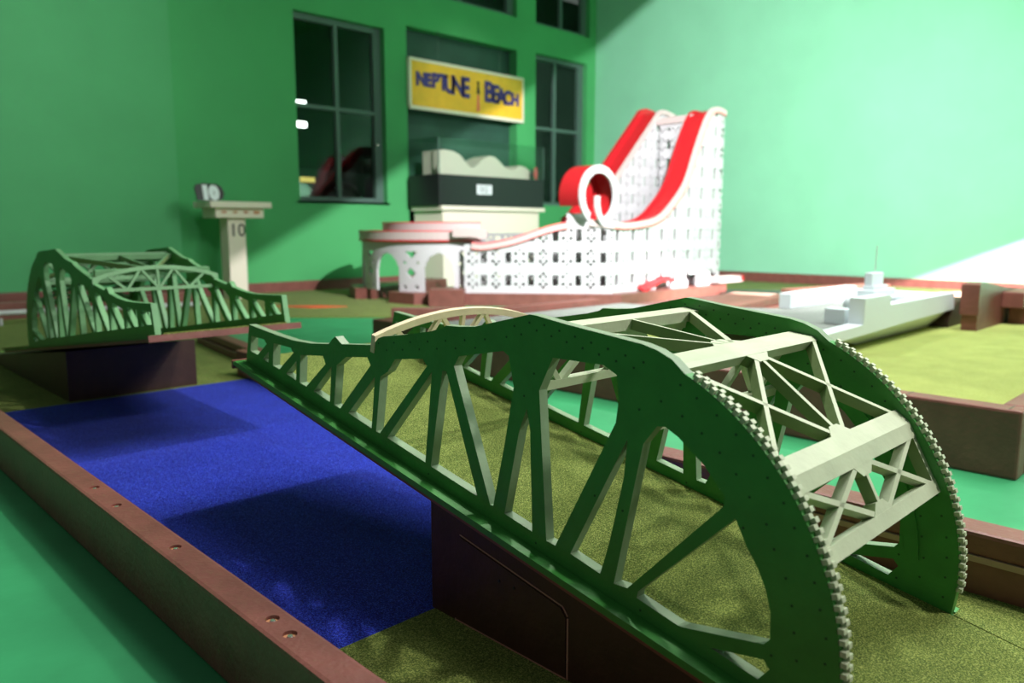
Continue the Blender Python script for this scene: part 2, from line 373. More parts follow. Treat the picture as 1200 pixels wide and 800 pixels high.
# far kerbs
k = timber('timber_kerb', (6.3, 3.72), (8.3, 4.05), .14, .2, .28); tag(k, 'brown timber kerb running behind the left end of the grey ship', 'kerb')
k = timber('timber_kerb', (9.45, 4.42), (11.4, 4.1), .35, .061, .24); tag(k, 'wide reddish brown timber box behind the grey ship, near the mint wall', 'kerb')
k = timber('timber_kerb', (9.45, 5.5), (9.62, 4.85), .3, 0, .14, M['bright']); tag(k, 'pale timber kerb in front of the black mat', 'kerb')
k = timber('timber_kerb', (9.5, 3.75), (13.2, 2.2), .12, .1, .2, M['bright']); tag(k, 'pale timber kerb crossing behind the ship hull towards the mint wall', 'kerb')
t = slab('turf', [(9.4, 3.4), (13.6, 1.5), (13.6, 4.9), (9.75, 4.9)], 0, .06, M['olive']); tag(t, 'strip of olive turf behind the grey ship', 'turf')
k = timber('timber_kerb', (5.05, 7.1), (6.5, 5.6), .13, 0, .13); tag(k, 'brown timber kerb on the green floor in front of the roller coaster base', 'kerb')

# buffer blocks at the right end
bb = empty('buffer_block', (6.72, 1.76, .222)); tag(bb, 'reddish brown tapered timber block on the lime turf right of the ship', 'block')
fblk = lambda a, b, d: (a, d, b)
plate('block_body', [(0, 0), (.9, 0), (1.15, .12), (1.25, .265), (.75, .30), (.1, .375), (-.02, .36)], [], fblk, -.0, .11, M['brown'], bb)
box('block_ledge', -.03, -.01, .12, .0, .12, .36, M['brown'], bb, .006)
kk = empty('timber_kerb', (7.35, 1.60, .222)); tag(kk, 'brown timber kerb at the right edge of the frame behind the tapered block', 'kerb')
box('upper_board', 0, 0, .14, 1.6, .16, .27, M['brown'], kk, .01); box('lower_board', .12, -.03, 0, 1.6, .13, .135, M['brown'], kk, .01)
bm = bmesh.new(); cyl(bm, (.6, -.07, .10), .022, 1.0, 12, 'X'); mesh_obj('rail', bm, M['bright'], kk)
# dark quarter-round block between hull and buffer
qr = [(0, 0), (.5, 0), (.5, .22)] + [(.5 - .48 * math.sin(a) , .22 * math.cos(a)) for a in [k * PI / 2 / 8 for k in range(1, 9)]]
o = plate('curved_block', qr, [], lambda a, b, d: (6.80 + a * .8, 1.99 + d, .222 + b), 0, .3, M['dbrown']); tag(o, 'dark brown curved block between ship hull and tapered block', 'block')

# ------------------------------------------------------------------ bascule bridge leaf
GO = [(.4935, 0)]
Cu, Cv, Rr = 1.03, .0, .5365
for k in range(0, 41):
    a = math.radians(179.5 - k * (179.5 - 103.5) / 40); GO.append((Cu + Rr * math.cos(a), Cv + Rr * math.sin(a)))
GO += [(.9387, .5400), (.975, .5475), (1.013, .549), (1.057, .5455), (1.13, .540), (1.20, .5345), (1.30, .529), (1.318, .5265), (1.40, .490),
       (1.49, .450), (1.545, .4345), (1.595, .4235), (1.609, .412), (1.653, .392), (1.76, .352), (1.852, .3208), (1.874, .309), (1.893, .284), (1.97, .262), (2.052, .239),
       (2.075, .247), (2.088, .252), (2.104, .240), (2.122, .219), (2.225, .190), (2.33, .169), (2.43, .1565), (2.54, .146), (2.6365, .1372), (2.646, 0)]
GH = [[(2.618, .101), (2.525, .115), (2.505, .105), (2.565, .048), (2.618, .046)], [(2.489, .082), (2.486, .045), (2.528, .045)],
      [(2.458, .122), (2.345, .140), (2.326, .128), (2.410, .046), (2.455, .044)], [(2.304, .108), (2.300, .043), (2.365, .045)],
      [(2.282, .135), (2.150, .172), (2.132, .152), (2.235, .044), (2.276, .043)], [(2.098, .155), (2.094, .042), (2.19, .044)],
      [(2.070, .168), (2.024, .208), (1.918, .240), (1.899, .222), (2.035, .042), (2.069, .042)], [(1.874, .196), (1.869, .042), (1.99, .044)],
      [(1.848, .205), (1.816, .230), (1.790, .274), (1.672, .312), (1.652, .299), (1.828, .042), (1.846, .042)], [(1.630, .290), (1.618, .041), (1.792, .043)],
      [(1.590, .306), (1.594, .040), (1.408, .038), (1.5747, .310)],
      [(1.548, .332), (1.534, .362), (1.385, .421), (1.365, .415), (1.336, .349), (1.340, .211), (1.350, .040), (1.3603, .037)],
      [(1.2866, .314), (1.300, .256), (1.310, .0375), (1.216, .0365), (1.2675, .269)],
      [(1.2575, .368), (1.232, .452), (1.095, .479), (1.058, .470), (1.042, .420), (1.040, .373), (1.143, .038), (1.171, .036)],
      [(1.0046, .352), (1.0985, .041), (1.012, .0385), (1.0032, .1165), (.9969, .268)],
      [(.9430, .402), (.925, .408), (.893, .3994), (.828, .368), (.774, .327), (.774, .309), (.940, .044), (.974, .036), (.9664, .356)],
      [(.746, .298), (.714, .2577), (.687, .2313), (.6626, .199), (.6445, .162), (.634, .114), (.642, .0985), (.800, .036), (.8125, .033), (.914, .036), (.914, .051)],
      [(.738, .030), (.636, .070), (.622, .058), (.6377, .027)]]

def inside(poly, x, y):
    c = False; j = len(poly) - 1
    for i in range(len(poly)):
        (xi, yi), (xj, yj) = poly[i], poly[j]
        if (yi > y) != (yj > y) and x < (xj - xi) * (y - yi) / (yj - yi) + xi: c = not c
        j = i
    return c
def on_plate(u, v, m=.007):
    for du, dv in ((0, 0), (m, 0), (-m, 0), (0, m), (0, -m)):
        if not inside(GO, u + du, v + dv) or any(inside(h, u + du, v + dv) for h in GH): return False
    return True
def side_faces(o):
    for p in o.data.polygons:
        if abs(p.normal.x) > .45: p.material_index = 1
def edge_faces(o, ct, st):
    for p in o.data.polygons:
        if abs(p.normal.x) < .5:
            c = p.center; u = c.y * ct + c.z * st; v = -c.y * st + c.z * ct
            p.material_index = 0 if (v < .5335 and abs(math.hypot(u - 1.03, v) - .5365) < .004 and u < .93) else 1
def bridge_leaf(loc, tilt, rz, label, teeth, front_mat, ramp_u0, edge, pale):
    root = empty('bascule_bridge', loc, rz); tag(root, label, 'model bridge', 'two leaves of the drawbridge')
    ct, st = math.cos(tilt), math.sin(tilt)
    def T(x, u, v): return (x, u * ct - v * st, u * st + v * ct)
    hw = .3205; th = .026
    # girders
    for sgn in (-1, 1):
        a, b = (-hw, -hw + th) if sgn < 0 else (hw - th, hw)
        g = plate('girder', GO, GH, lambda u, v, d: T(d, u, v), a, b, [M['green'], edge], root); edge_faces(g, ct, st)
        bm = bmesh.new()   # inner stiffening ply a little smaller than the plate
        inn = (b, b + .006) if sgn < 0 else (a - .006, a)
        arcply = [(Cu + .455 * math.cos(math.radians(t)), .0 + .455 * math.sin(math.radians(t))) for t in range(168, 108, -4)]
        arcply2 = [(Cu + .425 * math.cos(math.radians(t)), .0 + .425 * math.sin(math.radians(t))) for t in range(108, 169, 4)]
        extrude_poly(bm, arcply + arcply2, [], lambda u, v, d: T(d, u, v), *inn); mesh_obj('stiffener', bm, M['green'], g)
        # rivets
        bm = bmesh.new(); xo = a - .0008 if sgn < 0 else a - .0008
        pts = []
        for rr, dt in ((.512, 5.2), (.462, 6.0), (.415, 8)):
            tt = 176 - (dt if rr == .462 else 0) / 2
            while tt > 100:
                pts.append((Cu + rr * math.cos(math.radians(tt)) + random.uniform(-.004, .004), rr * math.sin(math.radians(tt)))); tt -= dt
        for uu in [1.0 + .045 * k for k in range(9)]:
            pts.append((uu, .515 if uu < 1.3 else .515 - (uu - 1.3) * .45)); pts.append((uu + .02, .497 if uu < 1.28 else .49 - (uu - 1.28) * .42))
        for uu in [1.45 + .07 * k for k in range(7)]: pts.append((uu, .43 - (uu - 1.45) * .32)); pts.append((uu + .03, .40 - (uu - 1.45) * .32))
        for (u_, v_) in ((1.28, .40), (1.30, .34), (1.29, .22), (1.12, .38), (1.10, .30), (1.06, .2), (.99, .42), (.985, .2), (1.36, .06), (1.2, .015), (.9, .015), (1.6, .015), (.85, .2), (.72, .1)): pts.append((u_, v_))
        for (u_, v_) in [q for q in pts if on_plate(*q)]:
            vs = [bm.verts.new(T(xo, u_ + .0028 * math.cos(q), v_ + .0028 * math.sin(q))) for q in [k * PI / 3 for k in range(6)]]
            ws = [bm.verts.new(T(xo + .001, u_ + .0028 * math.cos(q), v_ + .0028 * math.sin(q))) for q in [k * PI / 3 for k in range(6)]]
            bm.faces.new(vs)
            for i in range(6): bm.faces.new((vs[i], vs[(i + 1) % 6], ws[(i + 1) % 6], ws[i]))
        rv = mesh_obj('rivets', bm, M['rivet'], g); rv['kind'] = 'stuff'
        if teeth:
            bmt = bmesh.new(); add_box(bmt, 0, -.0046, -.002, th / 2, .0046, .0105, .0003)
            t0 = mesh_obj('gear_tooth', bmt, M['paleg'], g); first = True
            n = 34
            for row in (0, 1):
                for k in range(n):
                    ang = math.radians(173 - (k + .5 * row) * (173 - 105.0) / (n - .5))
                    o = t0 if first else t0.copy()
                    if not first: COL.objects.link(o); o.parent = g
                    first = False
                    ur = (Cu + Rr * math.cos(ang)); vr = Rr * math.sin(ang)
                    # local z -> radial direction in tilted frame
                    rad = Vector(T(0, math.cos(ang), math.sin(ang))); xax = Vector((1, 0, 0)); yax = rad.cross(xax)
                    m = Matrix((xax, yax, rad)).transposed().to_4x4(); m.translation = Vector(T(a + row * th / 2, ur, vr))
                    o.matrix_local = m
    # deck
    xd = .3605
    dk = box('deck', -xd, ramp_u0, -.015, hw, 2.665, -.004, M['green'], root, 0, T)
    box('tip_board', -xd, 2.6655, -.030, xd, 2.676, -.001, M['brown'], root, 0, T)
    box('deck_fascia', -xd + .01, ramp_u0, -.03, hw - .003, 2.64, -.0152, M['brown'], root, 0, T)
    tf = box('deck_turf', -hw + th + .002, ramp_u0, -.0038, hw - th - .002, 2.662, .006, M['olive'], root, 0, T)
    box('deck_turf', hw - th + .0021, ramp_u0, -.0038, hw + .012, .488, .006, M['olive'], root, 0, T)
    box('edge_board', -xd, ramp_u0, -.0038, -hw - .001, 2.655, .001, M['green'], root, 0, T)
    box('edge_board', hw + .001, .49, -.0038, xd - .012, 2.655, .001, M['green'], root, 0, T)
    # roof braces: boards in inclined planes.  f(x, s, d): s along slope, d normal
    iw = hw - th
    def plane(p0, p1):
        e = Vector((p1[0] - p0[0], p1[1] - p0[1])); L = e.length; e /= L; n = Vector((e.y, -e.x))
        if n.y > 0: n = -n
        return (lambda x, s, d: T(x, p0[0] + e.x * s + n.x * d, p0[1] + e.y * s + n.y * d)), L
    bt = .028
    def panel(name, p0, p1, top, bot, kind):
        f, L = plane(p0, p1); bm = bmesh.new()
        add_bar(bm, f, (-iw, top / 2), (iw, top / 2), top, 0, bt)
        add_bar(bm, f, (-iw, L - bot / 2), (iw, L - bot / 2), bot, 0, bt)
        w = .0135
        if kind == 'fan':
            for xx in (-iw + .02, 0, iw - .02): add_bar(bm, f, (xx, top * .7), (0, L - bot * .7), w * 1.1 if xx > 0 else w * .6, .001, bt - .001)
            extrude_poly(bm, [(-.06, L - bot), (.06, L - bot), (.02, L - bot - .035), (-.02, L - bot - .035)], [], f, .001, bt - .001)
        else:
            a, b = top * .6, L - bot * .6
            for xa, xb in ((0, 0), (0, -iw + .01), (0, iw - .01), (-iw + .01, 0), (iw - .01, 0)):
                add_bar(bm, f, (xa, a), (xb, b), w * .85, .0012, bt - .001)
            for s_ in ((-1, 1) if p1[1] < .3 else ()): add_bar(bm, f, (s_ * (iw - .008), a), (s_ * (iw - .008), b), .016, .0016, bt - .001)
            for y0, y1 in ((top, top + .022), (L - bot, L - bot - .022)):
                extrude_poly(bm, [(-.045, y0), (.045, y0), (.018, y1), (-.018, y1)], [], f, .0004, bt - .0012)
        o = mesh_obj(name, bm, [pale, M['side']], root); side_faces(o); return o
    panel('roof_brace', (1.315, .500), (.945, .523), .045, .058, 'fan')
    panel('roof_brace', (.945, .523), (.683, .396), .014, .04, 'x')
    panel('roof_brace', (.683, .396), (.583, .268), .034, .03, 'x')
    if not teeth: panel('roof_brace', (1.34, .488), (1.87, .352), .03, .03, 'fan')
    # portal frame at the seam
    fp = lambda x, v, d: T(x, 1.885 + d, v)
    bm = bmesh.new(); N = 16; o1 = []; i1 = []
    for k in range(N + 1):
        x = -hw + 2 * hw * k / N; y = .312 + .056 * (1 - (x / hw) ** 2); o1.append((x * 1.008, y))
        xi = -.28 + .56 * k / N; i1.append((xi, .312 + .056 * (1 - (xi / hw) ** 2) - .021))
    extrude_poly(bm, o1 + [(q[0] * 1.0, q[1]) for q in reversed([(x_, y_ - (.021 if abs(x_) < hw - .001 else .05)) for x_, y_ in o1])], [], fp, 0, .018)
    vb = .245
    add_bar(bm, fp, (-iw, vb), (iw, vb), .018, .001, .017)
    ytop = lambda x: .312 + .056 * (1 - (x / hw) ** 2) - .012
    for xa, xb in ((-.16, -.25), (-.16, -.085), (0, -.085), (0, 0), (0, .085), (.16, .085), (.16, .25)):
        add_bar(bm, fp, (xa, vb), (xb, ytop(xb)), .013, .002, .016)
    pf = mesh_obj('portal_frame', bm, front_mat, root)
    if front_mat is M['cream']: pf['label'] = 'bare cream plywood arch'
    # sway frames below the peak and shoulder
    for uu, vt, vbm, nm in ((1.30, .44, .352, 'sway_frame'), (1.005, .455, .36, 'sway_frame')):
        fs = lambda x, v, d, uu=uu: T(x, uu + d, v)
        bm = bmesh.new(); add_bar(bm, fs, (-iw, vt + .02), (iw, vt + .02), .03, 0, .018); add_bar(bm, fs, (-iw, vbm), (iw, vbm), .022, 0, .018)
        for xa, xb in ((-.2, -.28), (-.2, -.1), (0, -.1), (0, .1), (.2, .1), (.2, .28)): add_bar(bm, fs, (xa, vbm), (xb, vt + .01), .014, .001, .017)
        mesh_obj(nm, bm, pale, root)
    return root, T

TILT = math.atan(.186)
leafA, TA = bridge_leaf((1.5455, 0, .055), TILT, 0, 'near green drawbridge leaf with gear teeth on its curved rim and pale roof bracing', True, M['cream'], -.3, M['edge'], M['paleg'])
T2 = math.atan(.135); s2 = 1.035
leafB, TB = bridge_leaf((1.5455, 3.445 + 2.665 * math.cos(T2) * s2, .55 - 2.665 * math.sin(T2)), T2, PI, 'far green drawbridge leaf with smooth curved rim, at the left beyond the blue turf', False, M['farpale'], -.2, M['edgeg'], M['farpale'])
leafB.scale = (1, s2, 1)

# ramp blocks under the leaves
def wedge(name, x0, x1, y0, y1, zf, label, panel=None, zb=TZ, parts=True):
    r = empty(name, ((x0 + x1) / 2, y0, TZ)); tag(r, label, 'ramp block')
    ox, oy, oz = r.location
    L = [(y0, zb), (y1, zb), (y1, zf(y1)), (y0, zf(y0))]
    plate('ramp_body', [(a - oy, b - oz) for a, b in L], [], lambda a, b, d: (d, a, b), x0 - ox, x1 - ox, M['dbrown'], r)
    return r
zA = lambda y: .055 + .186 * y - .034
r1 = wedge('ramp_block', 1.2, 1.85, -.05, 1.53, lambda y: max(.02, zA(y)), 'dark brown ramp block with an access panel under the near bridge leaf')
pf = lambda a, b, d: (1.2 - .003 + d - 1.525, a + .05, b - TZ)
plate('access_panel', [(1.43, .02), (1.43, .225), (1.415, .242), (1.075, .178), (1.06, .16), (1.06, .02)], [], pf, 0, .0032, M['dbrown'], r1)
bm = bmesh.new()
for p, q in (((1.437, .017), (1.06, .017)), ((1.055, .017), (1.055, .16)), ((1.055, .165), (1.07, .183)), ((1.07, .183), (1.415, .247))):
    add_bar(bm, pf, p, q, .0022 if p[1] > .02 else .004, .0012, .0036)
mesh_obj('panel_gap', bm, M['bright'], r1)['label'] = 'pale scuffed edge round the access panel'
bm = bmesh.new()
for a in (1.27, 1.22): cyl(bm, (1.197 - 1.525, a + .05, .175 - TZ), .004, .004, 10, 'X')
mesh_obj('screw', bm, M['black'], r1)
zB = lambda y: .55 - (y - 3.445) * .1304 - .05
r2 = wedge('ramp_block', 1.24, 1.98, 4.92, 7.2, lambda y: max(.03, zB(y)), 'dark brown ramp block under the far bridge leaf at the edge of the blue turf')

# ------------------------------------------------------------------ roller coaster
PB = .165
cb = empty('coaster_platform', (8.0, 7.0, 0)); tag(cb, 'low brown timber platform under the white roller coaster', 'platform')
f0 = lambda a, b, d: (a - 8.0, b - 7.0, d)
plate('main_deck', [(6.556, 7.947), (8.0, 6.18), (10.75, 6.28), (10.75, 7.9), (8.6, 8.6), (7.3, 8.9)], [], f0, 0, PB, M['brown'], cb)
plate('block', [(6.25, 7.95), (6.55, 7.6), (6.86, 7.9), (6.56, 8.25)], [], f0, 0, PB + .06, M['brown'], cb)
plate('leg_base', [(6.2, 8.2), (6.5, 8.02), (6.7, 8.35), (6.4, 8.75), (6.15, 8.7)], [], f0, 0, PB, M['brown'], cb)
plate('leg_base', [(6.15, 9.5), (6.35, 9.3), (8.5, 10.3), (8.4, 10.75), (6.5, 10.2)], [], f0, 0, PB, M['brown'], cb)

coaster = empty('roller_coaster', (8.0, 7.0, PB)); tag(coaster, 'white lattice model roller coaster with red track, loop and tall drop', 'model roller coaster')
def CO(p): return (p[0] - 8.0, p[1] - 7.0, p[2] - PB)
def interp(tab, x):
    if x <= tab[0][0]: return tab[0][1]
    for (a, b), (c, d) in zip(tab, tab[1:]):
        if x <= c: return b + (d - b) * (x - a) / (c - a)
    return tab[-1][1]
def smooth_tab(tab, n=60):
    """monotone-ish Catmull-Rom resample"""
    out = []
    P = [tab[0]] + list(tab) + [tab[-1]]
    m = max(2, n // (len(tab) - 1))
    for i in range(1, len(P) - 2):
        for k in range(m):
            t = k / m; r = []
            for c in (0, 1):
                p0, p1, p2, p3 = P[i - 1][c], P[i][c], P[i + 1][c], P[i + 2][c]
                r.append(.5 * (2 * p1 + (p2 - p0) * t + (2 * p0 - 5 * p1 + 4 * p2 - p3) * t * t + (3 * p1 - p0 - 3 * p2 + p3) * t ** 3))
            out.append(tuple(r))
    out.append(tab[-1]); return out
def lattice(name, length, top, mp, hole, thick=.035, g=.02, zbot=None, s0=0, z0=PB):
    """pierced wall: mp(s, z, d) -> world; hole(s, z) -> True where pierced"""
    ns = int(length / g); vs = {}; verts = []; faces = []
    def V(i, zz, d):
        key = (i, round(zz, 4), d)
        if key not in vs: vs[key] = len(verts); verts.append(CO(mp(s0 + i * g, zz, d)))
        return vs[key]
    solid = {}
    zmax = max(top(s0 + i * g) for i in range(ns + 1)); nz = int((zmax - z0) / g) + 1
    for i in range(ns):
        sc = s0 + (i + .5) * g; zt = top(sc); zb = zbot(sc) if zbot else z0
        for j in range(nz):
            zc = z0 + (j + .5) * g
            if zc < zt and zc > zb and not (hole(sc, zc) and zc < zt - .05): solid[(i, j)] = 1
    for (i, j) in solid:
        a, b = z0 + j * g, z0 + (j + 1) * g
        q = [V(i, a, 0), V(i + 1, a, 0), V(i + 1, b, 0), V(i, b, 0)]; r = [V(i, a, thick), V(i + 1, a, thick), V(i + 1, b, thick), V(i, b, thick)]
        faces.append(tuple(q)); faces.append(tuple(r[::-1]))
        if (i - 1, j) not in solid: faces.append((q[0], q[3], r[3], r[0]))
        if (i + 1, j) not in solid: faces.append((q[1], r[1], r[2], q[2]))
        if (i, j - 1) not in solid: faces.append((q[0], r[0], r[1], q[1]))
        if (i, j + 1) not in solid: faces.append((q[3], q[2], r[2], r[3]))
    return raw_obj(name, verts, faces, M['white'], coaster)
def hole_grid(pa=.31, rz=.30, off=0):
    def h(s, z):
        a = (s - off) % pa; b = (z - PB - .02) % rz; c = pa / 2
        if abs(a - c) < .038 and .07 < b < .22: return True      # window
        x = min(a, pa - a); d = b - .15
        if abs(x) < .018 and abs(abs(d) - .095) < .02: return True   # small piercings of the braced column
        if abs(x - .045) < .016 and abs(d - .045) < .018: return True
        if abs(x - .045) < .016 and abs(d + .05) < .018: return True
        if abs(x) < .016 and abs(d) < .014: return True
        return False
    return h
# front straight wall (F1) and drop wall (F2)
A = Vector((6.6, 7.95)); B = Vector((8.05, 6.35)); tF = (B - A).normalized(); nF = Vector((-tF.y, tF.x))
LF = (B - A).length
mpF = lambda s, z, d: (A.x + tF.x * s + nF.x * d, A.y + tF.y * s + nF.y * d, z)
topF = smooth_tab([(.30, .80), (.48, .79), (.86, .862), (1.27, 1.0), (1.55, 1.06), (1.86, 1.07), (2.16, 1.04)])
tower = lambda s: 1.20 if 1.53 < s < 1.84 else interp(topF, s)
lattice('lattice_wall', LF - .2, tower, mpF, hole_grid(), s0=.2)
Y2 = 6.4
mp2 = lambda s, z, d: (s, Y2 + d, z)
top2 = smooth_tab([(7.6, 1.04), (8.3, 1.03), (8.855, 1.076), (9.151, 1.16), (9.352, 1.29), (9.616, 1.51), (9.779, 1.72), (9.955, 2.08), (10.157, 2.46), (10.30, 2.66), (10.42, 2.73), (10.60, 2.73), (10.72, 2.70)])
lattice('lattice_wall', 10.72 - 8.0, lambda s: interp(top2, s), mp2, lambda s, z: hole_grid(.33, .30, .1)(s, z) or (z < .34 and (9.05 < s < 9.45 or 9.85 < s < 10.1 or 10.45 < s < 10.62)), s0=8.0)
Y3 = 7.35
mp3 = lambda s, z, d: (s, Y3 + d, z)
top3 = smooth_tab([(8.3, 1.0), (8.66, 1.13), (9.1, 1.52), (9.6, 2.02), (10.0, 2.42), (10.28, 2.70), (10.38, 2.79), (10.55, 2.80), (10.95, 2.72)])
lattice('lattice_wall', 2.6, lambda s: interp(top3, s), mp3, hole_grid(.3, .28), s0=8.3)
lattice('lattice_wall', LF - .3, lambda s: interp(topF, s) - .03, lambda s, z, d: mpF(s, z, d + .30), hole_grid(.31, .30, .15), s0=.2)
lattice('lattice_wall', 2.6, lambda s: interp(top2, s) - .05, lambda s, z, d: mp2(s, z, d + .33), hole_grid(.33, .30, .25), s0=8.0)
# end wall of the tower, between front and rear walls
lattice('lattice_wall', Y3 - Y2, lambda s: 2.62, lambda s, z, d: (10.68 - d, s, z), hole_grid(.25, .28), s0=Y2)
lattice('lattice_wall', Y3 - Y2 - .1, lambda s: 2.60, lambda s, z, d: (10.36 - d, s, z), hole_grid(.25, .28), s0=Y2 + .05)
box('summit_beam', *CO((10.30, Y2 + .3, 2.60)), *CO((10.40, Y3 + .02, 2.70)), M['pink'], coaster)

def ribbon(name, path, w0, w1, mp, thick, mat, up=0):
    """strip following (s,z) path, spanning depth w0..w1"""
    bm = bmesh.new(); rows = []
    for i, (s, z) in enumerate(path):
        a = Vector(path[max(i - 1, 0)]); b = Vector(path[min(i + 1, len(path) - 1)]); t = (b - a)
        t = t.normalized() if t.length > 1e-6 else Vector((1, 0)); n = Vector((-t.y, t.x))
        p = Vector((s, z)) + n * up; q = p + n * thick
        rows.append([bm.verts.new(CO(mp(p.x, p.y, w0))), bm.verts.new(CO(mp(p.x, p.y, w1))), bm.verts.new(CO(mp(q.x, q.y, w1))), bm.verts.new(CO(mp(q.x, q.y, w0)))])
    for R0, R1 in zip(rows, rows[1:]):
        for k in range(4): bm.faces.new((R0[k], R0[(k + 1) % 4], R1[(k + 1) % 4], R1[k]))
    bm.faces.new(rows[0]); bm.faces.new(rows[-1][::-1])
    return mesh_obj(name, bm, mat, coaster)
p2 = [q for q in top2 if q[0] > 8.2]
p2 = [(8.02, 1.045)] + p2
ribbon('side_rail', p2, -.03, .02, mp2, .085, M['pink'], -.03)
ribbon('rail_trim', p2, -.034, -.028, mp2, .012, M['redpink'], -.03)
ribbon('track', [q for q in p2], .02, .34, mp2, .02, M['red'], -.01)
ribbon('side_rail', p2, .34, .37, mp2, .07, M['red'], -.03)
p3 = [q for q in top3 if q[0] > 8.5]
ribbon('side_rail', p3, -.03, .01, mp3, .07, M['pink'], -.03)
ribbon('track', p3, .01, .3, mp3, .02, M['red'], -.01)
ribbon('side_rail', p3, .30, .36, mp3, .17, M['red'], -.08)
pF = [q for q in topF if q[0] < 1.56]
ribbon('side_rail', pF, -.03, .02, mpF, .085, M['pink'], -.05)
ribbon('rail_trim', pF, -.035, -.028, mpF, .016, M['redpink'], .02)
ribbon('rail_trim', pF, -.035, -.028, mpF, .010, M['redpink'], -.056)
ribbon('track', pF, .02, .25, mpF, .02, M['red'], -.01)
pF2 = [q for q in topF if q[0] > 1.8]
ribbon('side_rail', pF2, -.03, .02, mpF, .085, M['pink'], -.03)
# loop
lc = (7.95, 1.43)
arc = lambda r, a0, a1, n=40: [(lc[0] + r * 1.0 * math.cos(math.radians(a0 + (a1 - a0) * k / n)), lc[1] + r * math.sin(math.radians(a0 + (a1 - a0) * k / n))) for k in range(n + 1)]
ribbon('loop_rim', arc(.39, 232, -80, 60), .12, .15, mp2, -.10, M['white'])
ribbon('loop_track', arc(.39, 200, -75, 60), .15, .45, mp2, -.02, M['red'])
ribbon('loop_rim', arc(.39, 200, -75, 60), .45, .48, mp2, -.10, M['red'])
# ramp curling up to the loop
ribbon('side_rail', smooth_tab([(7.79, 1.42), (7.80, 1.26), (7.87, 1.12), (7.97, 1.06), (8.08, 1.045)], 24), .03, .06, mp2, .085, M['white'], -.03)
# curved station turnaround
SCx, SCy, SR = 7.52, 9.02, 1.3
def mps(r): return lambda s, z, d: (SCx + (r - d) * math.cos(s / SR), SCy + (r - d) * math.sin(s / SR), z)
a0, a1 = math.radians(128), math.radians(244)
s_a, s_b = a0 * SR, a1 * SR
legs = [math.radians(q) * SR for q in (138, 170, 206, 240)]
def arch_low(s):
    for la, lb in zip(legs, legs[1:]):
        lo, hi = la + .19, lb - .19
        if lo < s < hi:
            m = (lo + hi) / 2; h = (hi - lo) / 2; return .42 + .26 * math.sqrt(max(0, 1 - ((s - m) / h) ** 2))
    return 0
def leg_hole(s, z):
    for l in legs:
        a = s - l
        if abs(a) + abs(z - .42) < .075: return True
        if abs(abs(a) - .09) + abs(z - .23) < .035 or abs(abs(a) - .1) + abs(z - .55) < .03: return True
        if .62 < z < .70 and abs(a) < .02 + (z - .62) * .9: return True
    return False
lattice('arched_viaduct', s_b - s_a, lambda s: .84, mps(SR), leg_hole, zbot=arch_low, s0=s_a - .0)
def ring(name, r0, r1, z0, z1, mat, aa=110, ab=248, n=40, cx=SCx, cy=SCy):
    bm = bmesh.new(); rows = []
    for k in range(n + 1):
        t = math.radians(aa + (ab - aa) * k / n); c, s = math.cos(t), math.sin(t)
        rows.append([bm.verts.new(CO((cx + r * c, cy + r * s, z))) for r, z in ((r0, z0), (r1, z0), (r1, z1), (r0, z1))])
    for R0, R1 in zip(rows, rows[1:]):
        for k in range(4): bm.faces.new((R0[k], R0[(k + 1) % 4], R1[(k + 1) % 4], R1[k]))
    bm.faces.new(rows[0]); bm.faces.new(rows[-1][::-1]); return mesh_obj(name, bm, mat, coaster)
ring('parapet', SR - .03, SR + .04, .86, .97, M['pink']); ring('rail_trim', SR - .03, SR + .045, .835, .86, M['red']); ring('rail_trim', SR - .03, SR + .045, .97, .985, M['redpink'])
ring('track', SR - .3, SR - .03, .84, .87, M['red'])
ring('parapet', SR - .38, SR - .30, .84, 1.085, M['pink'], 100, 255); ring('rail_trim', SR - .385, SR - .295, 1.085, 1.10, M['redpink'], 100, 255)
# straight return behind the front rail, hiding the turnaround's open end
ribbon('side_rail', [(.05, .90), (.30, .90), (.5, .87)], -.02, .03, mpF, .11, M['pink'])
lattice('lattice_wall', 1.6, lambda s: .95, lambda s, z, d: (7.3 + .75 * s + .3, 8.55 - .66 * s + .2, z), hole_grid())
# red swoosh and low white slides at the foot of the drop
bm = bmesh.new()
sw = [(8.62, 6.28, .18), (8.85, 6.30, .24), (9.1, 6.34, .30), (9.4, 6.37, .30), (9.55, 6.42, .28)]
rows = []
for k, (x, y, z) in enumerate(sw): rows.append([bm.verts.new(CO((x, y - .02, z - .03))), bm.verts.new(CO((x, y + .12, z + .03))), bm.verts.new(CO((x, y + .12, z + .05))), bm.verts.new(CO((x, y - .02, z + .0)))])
for R0, R1 in zip(rows, rows[1:]):
    for k in range(4): bm.faces.new((R0[k], R0[(k + 1) % 4], R1[(k + 1) % 4], R1[k]))
bm.faces.new(rows[0]); bm.faces.new(rows[-1][::-1]); mesh_obj('exit_chute', bm, M['red'], coaster)
box('exit_trough', *CO((10.45, 6.22, .19)), *CO((11.15, 6.42, .29)), M['pink'], coaster, .01)
box('exit_mouth', *CO((11.08, 6.215, .21)), *CO((11.16, 6.43, .295)), M['red'], coaster)

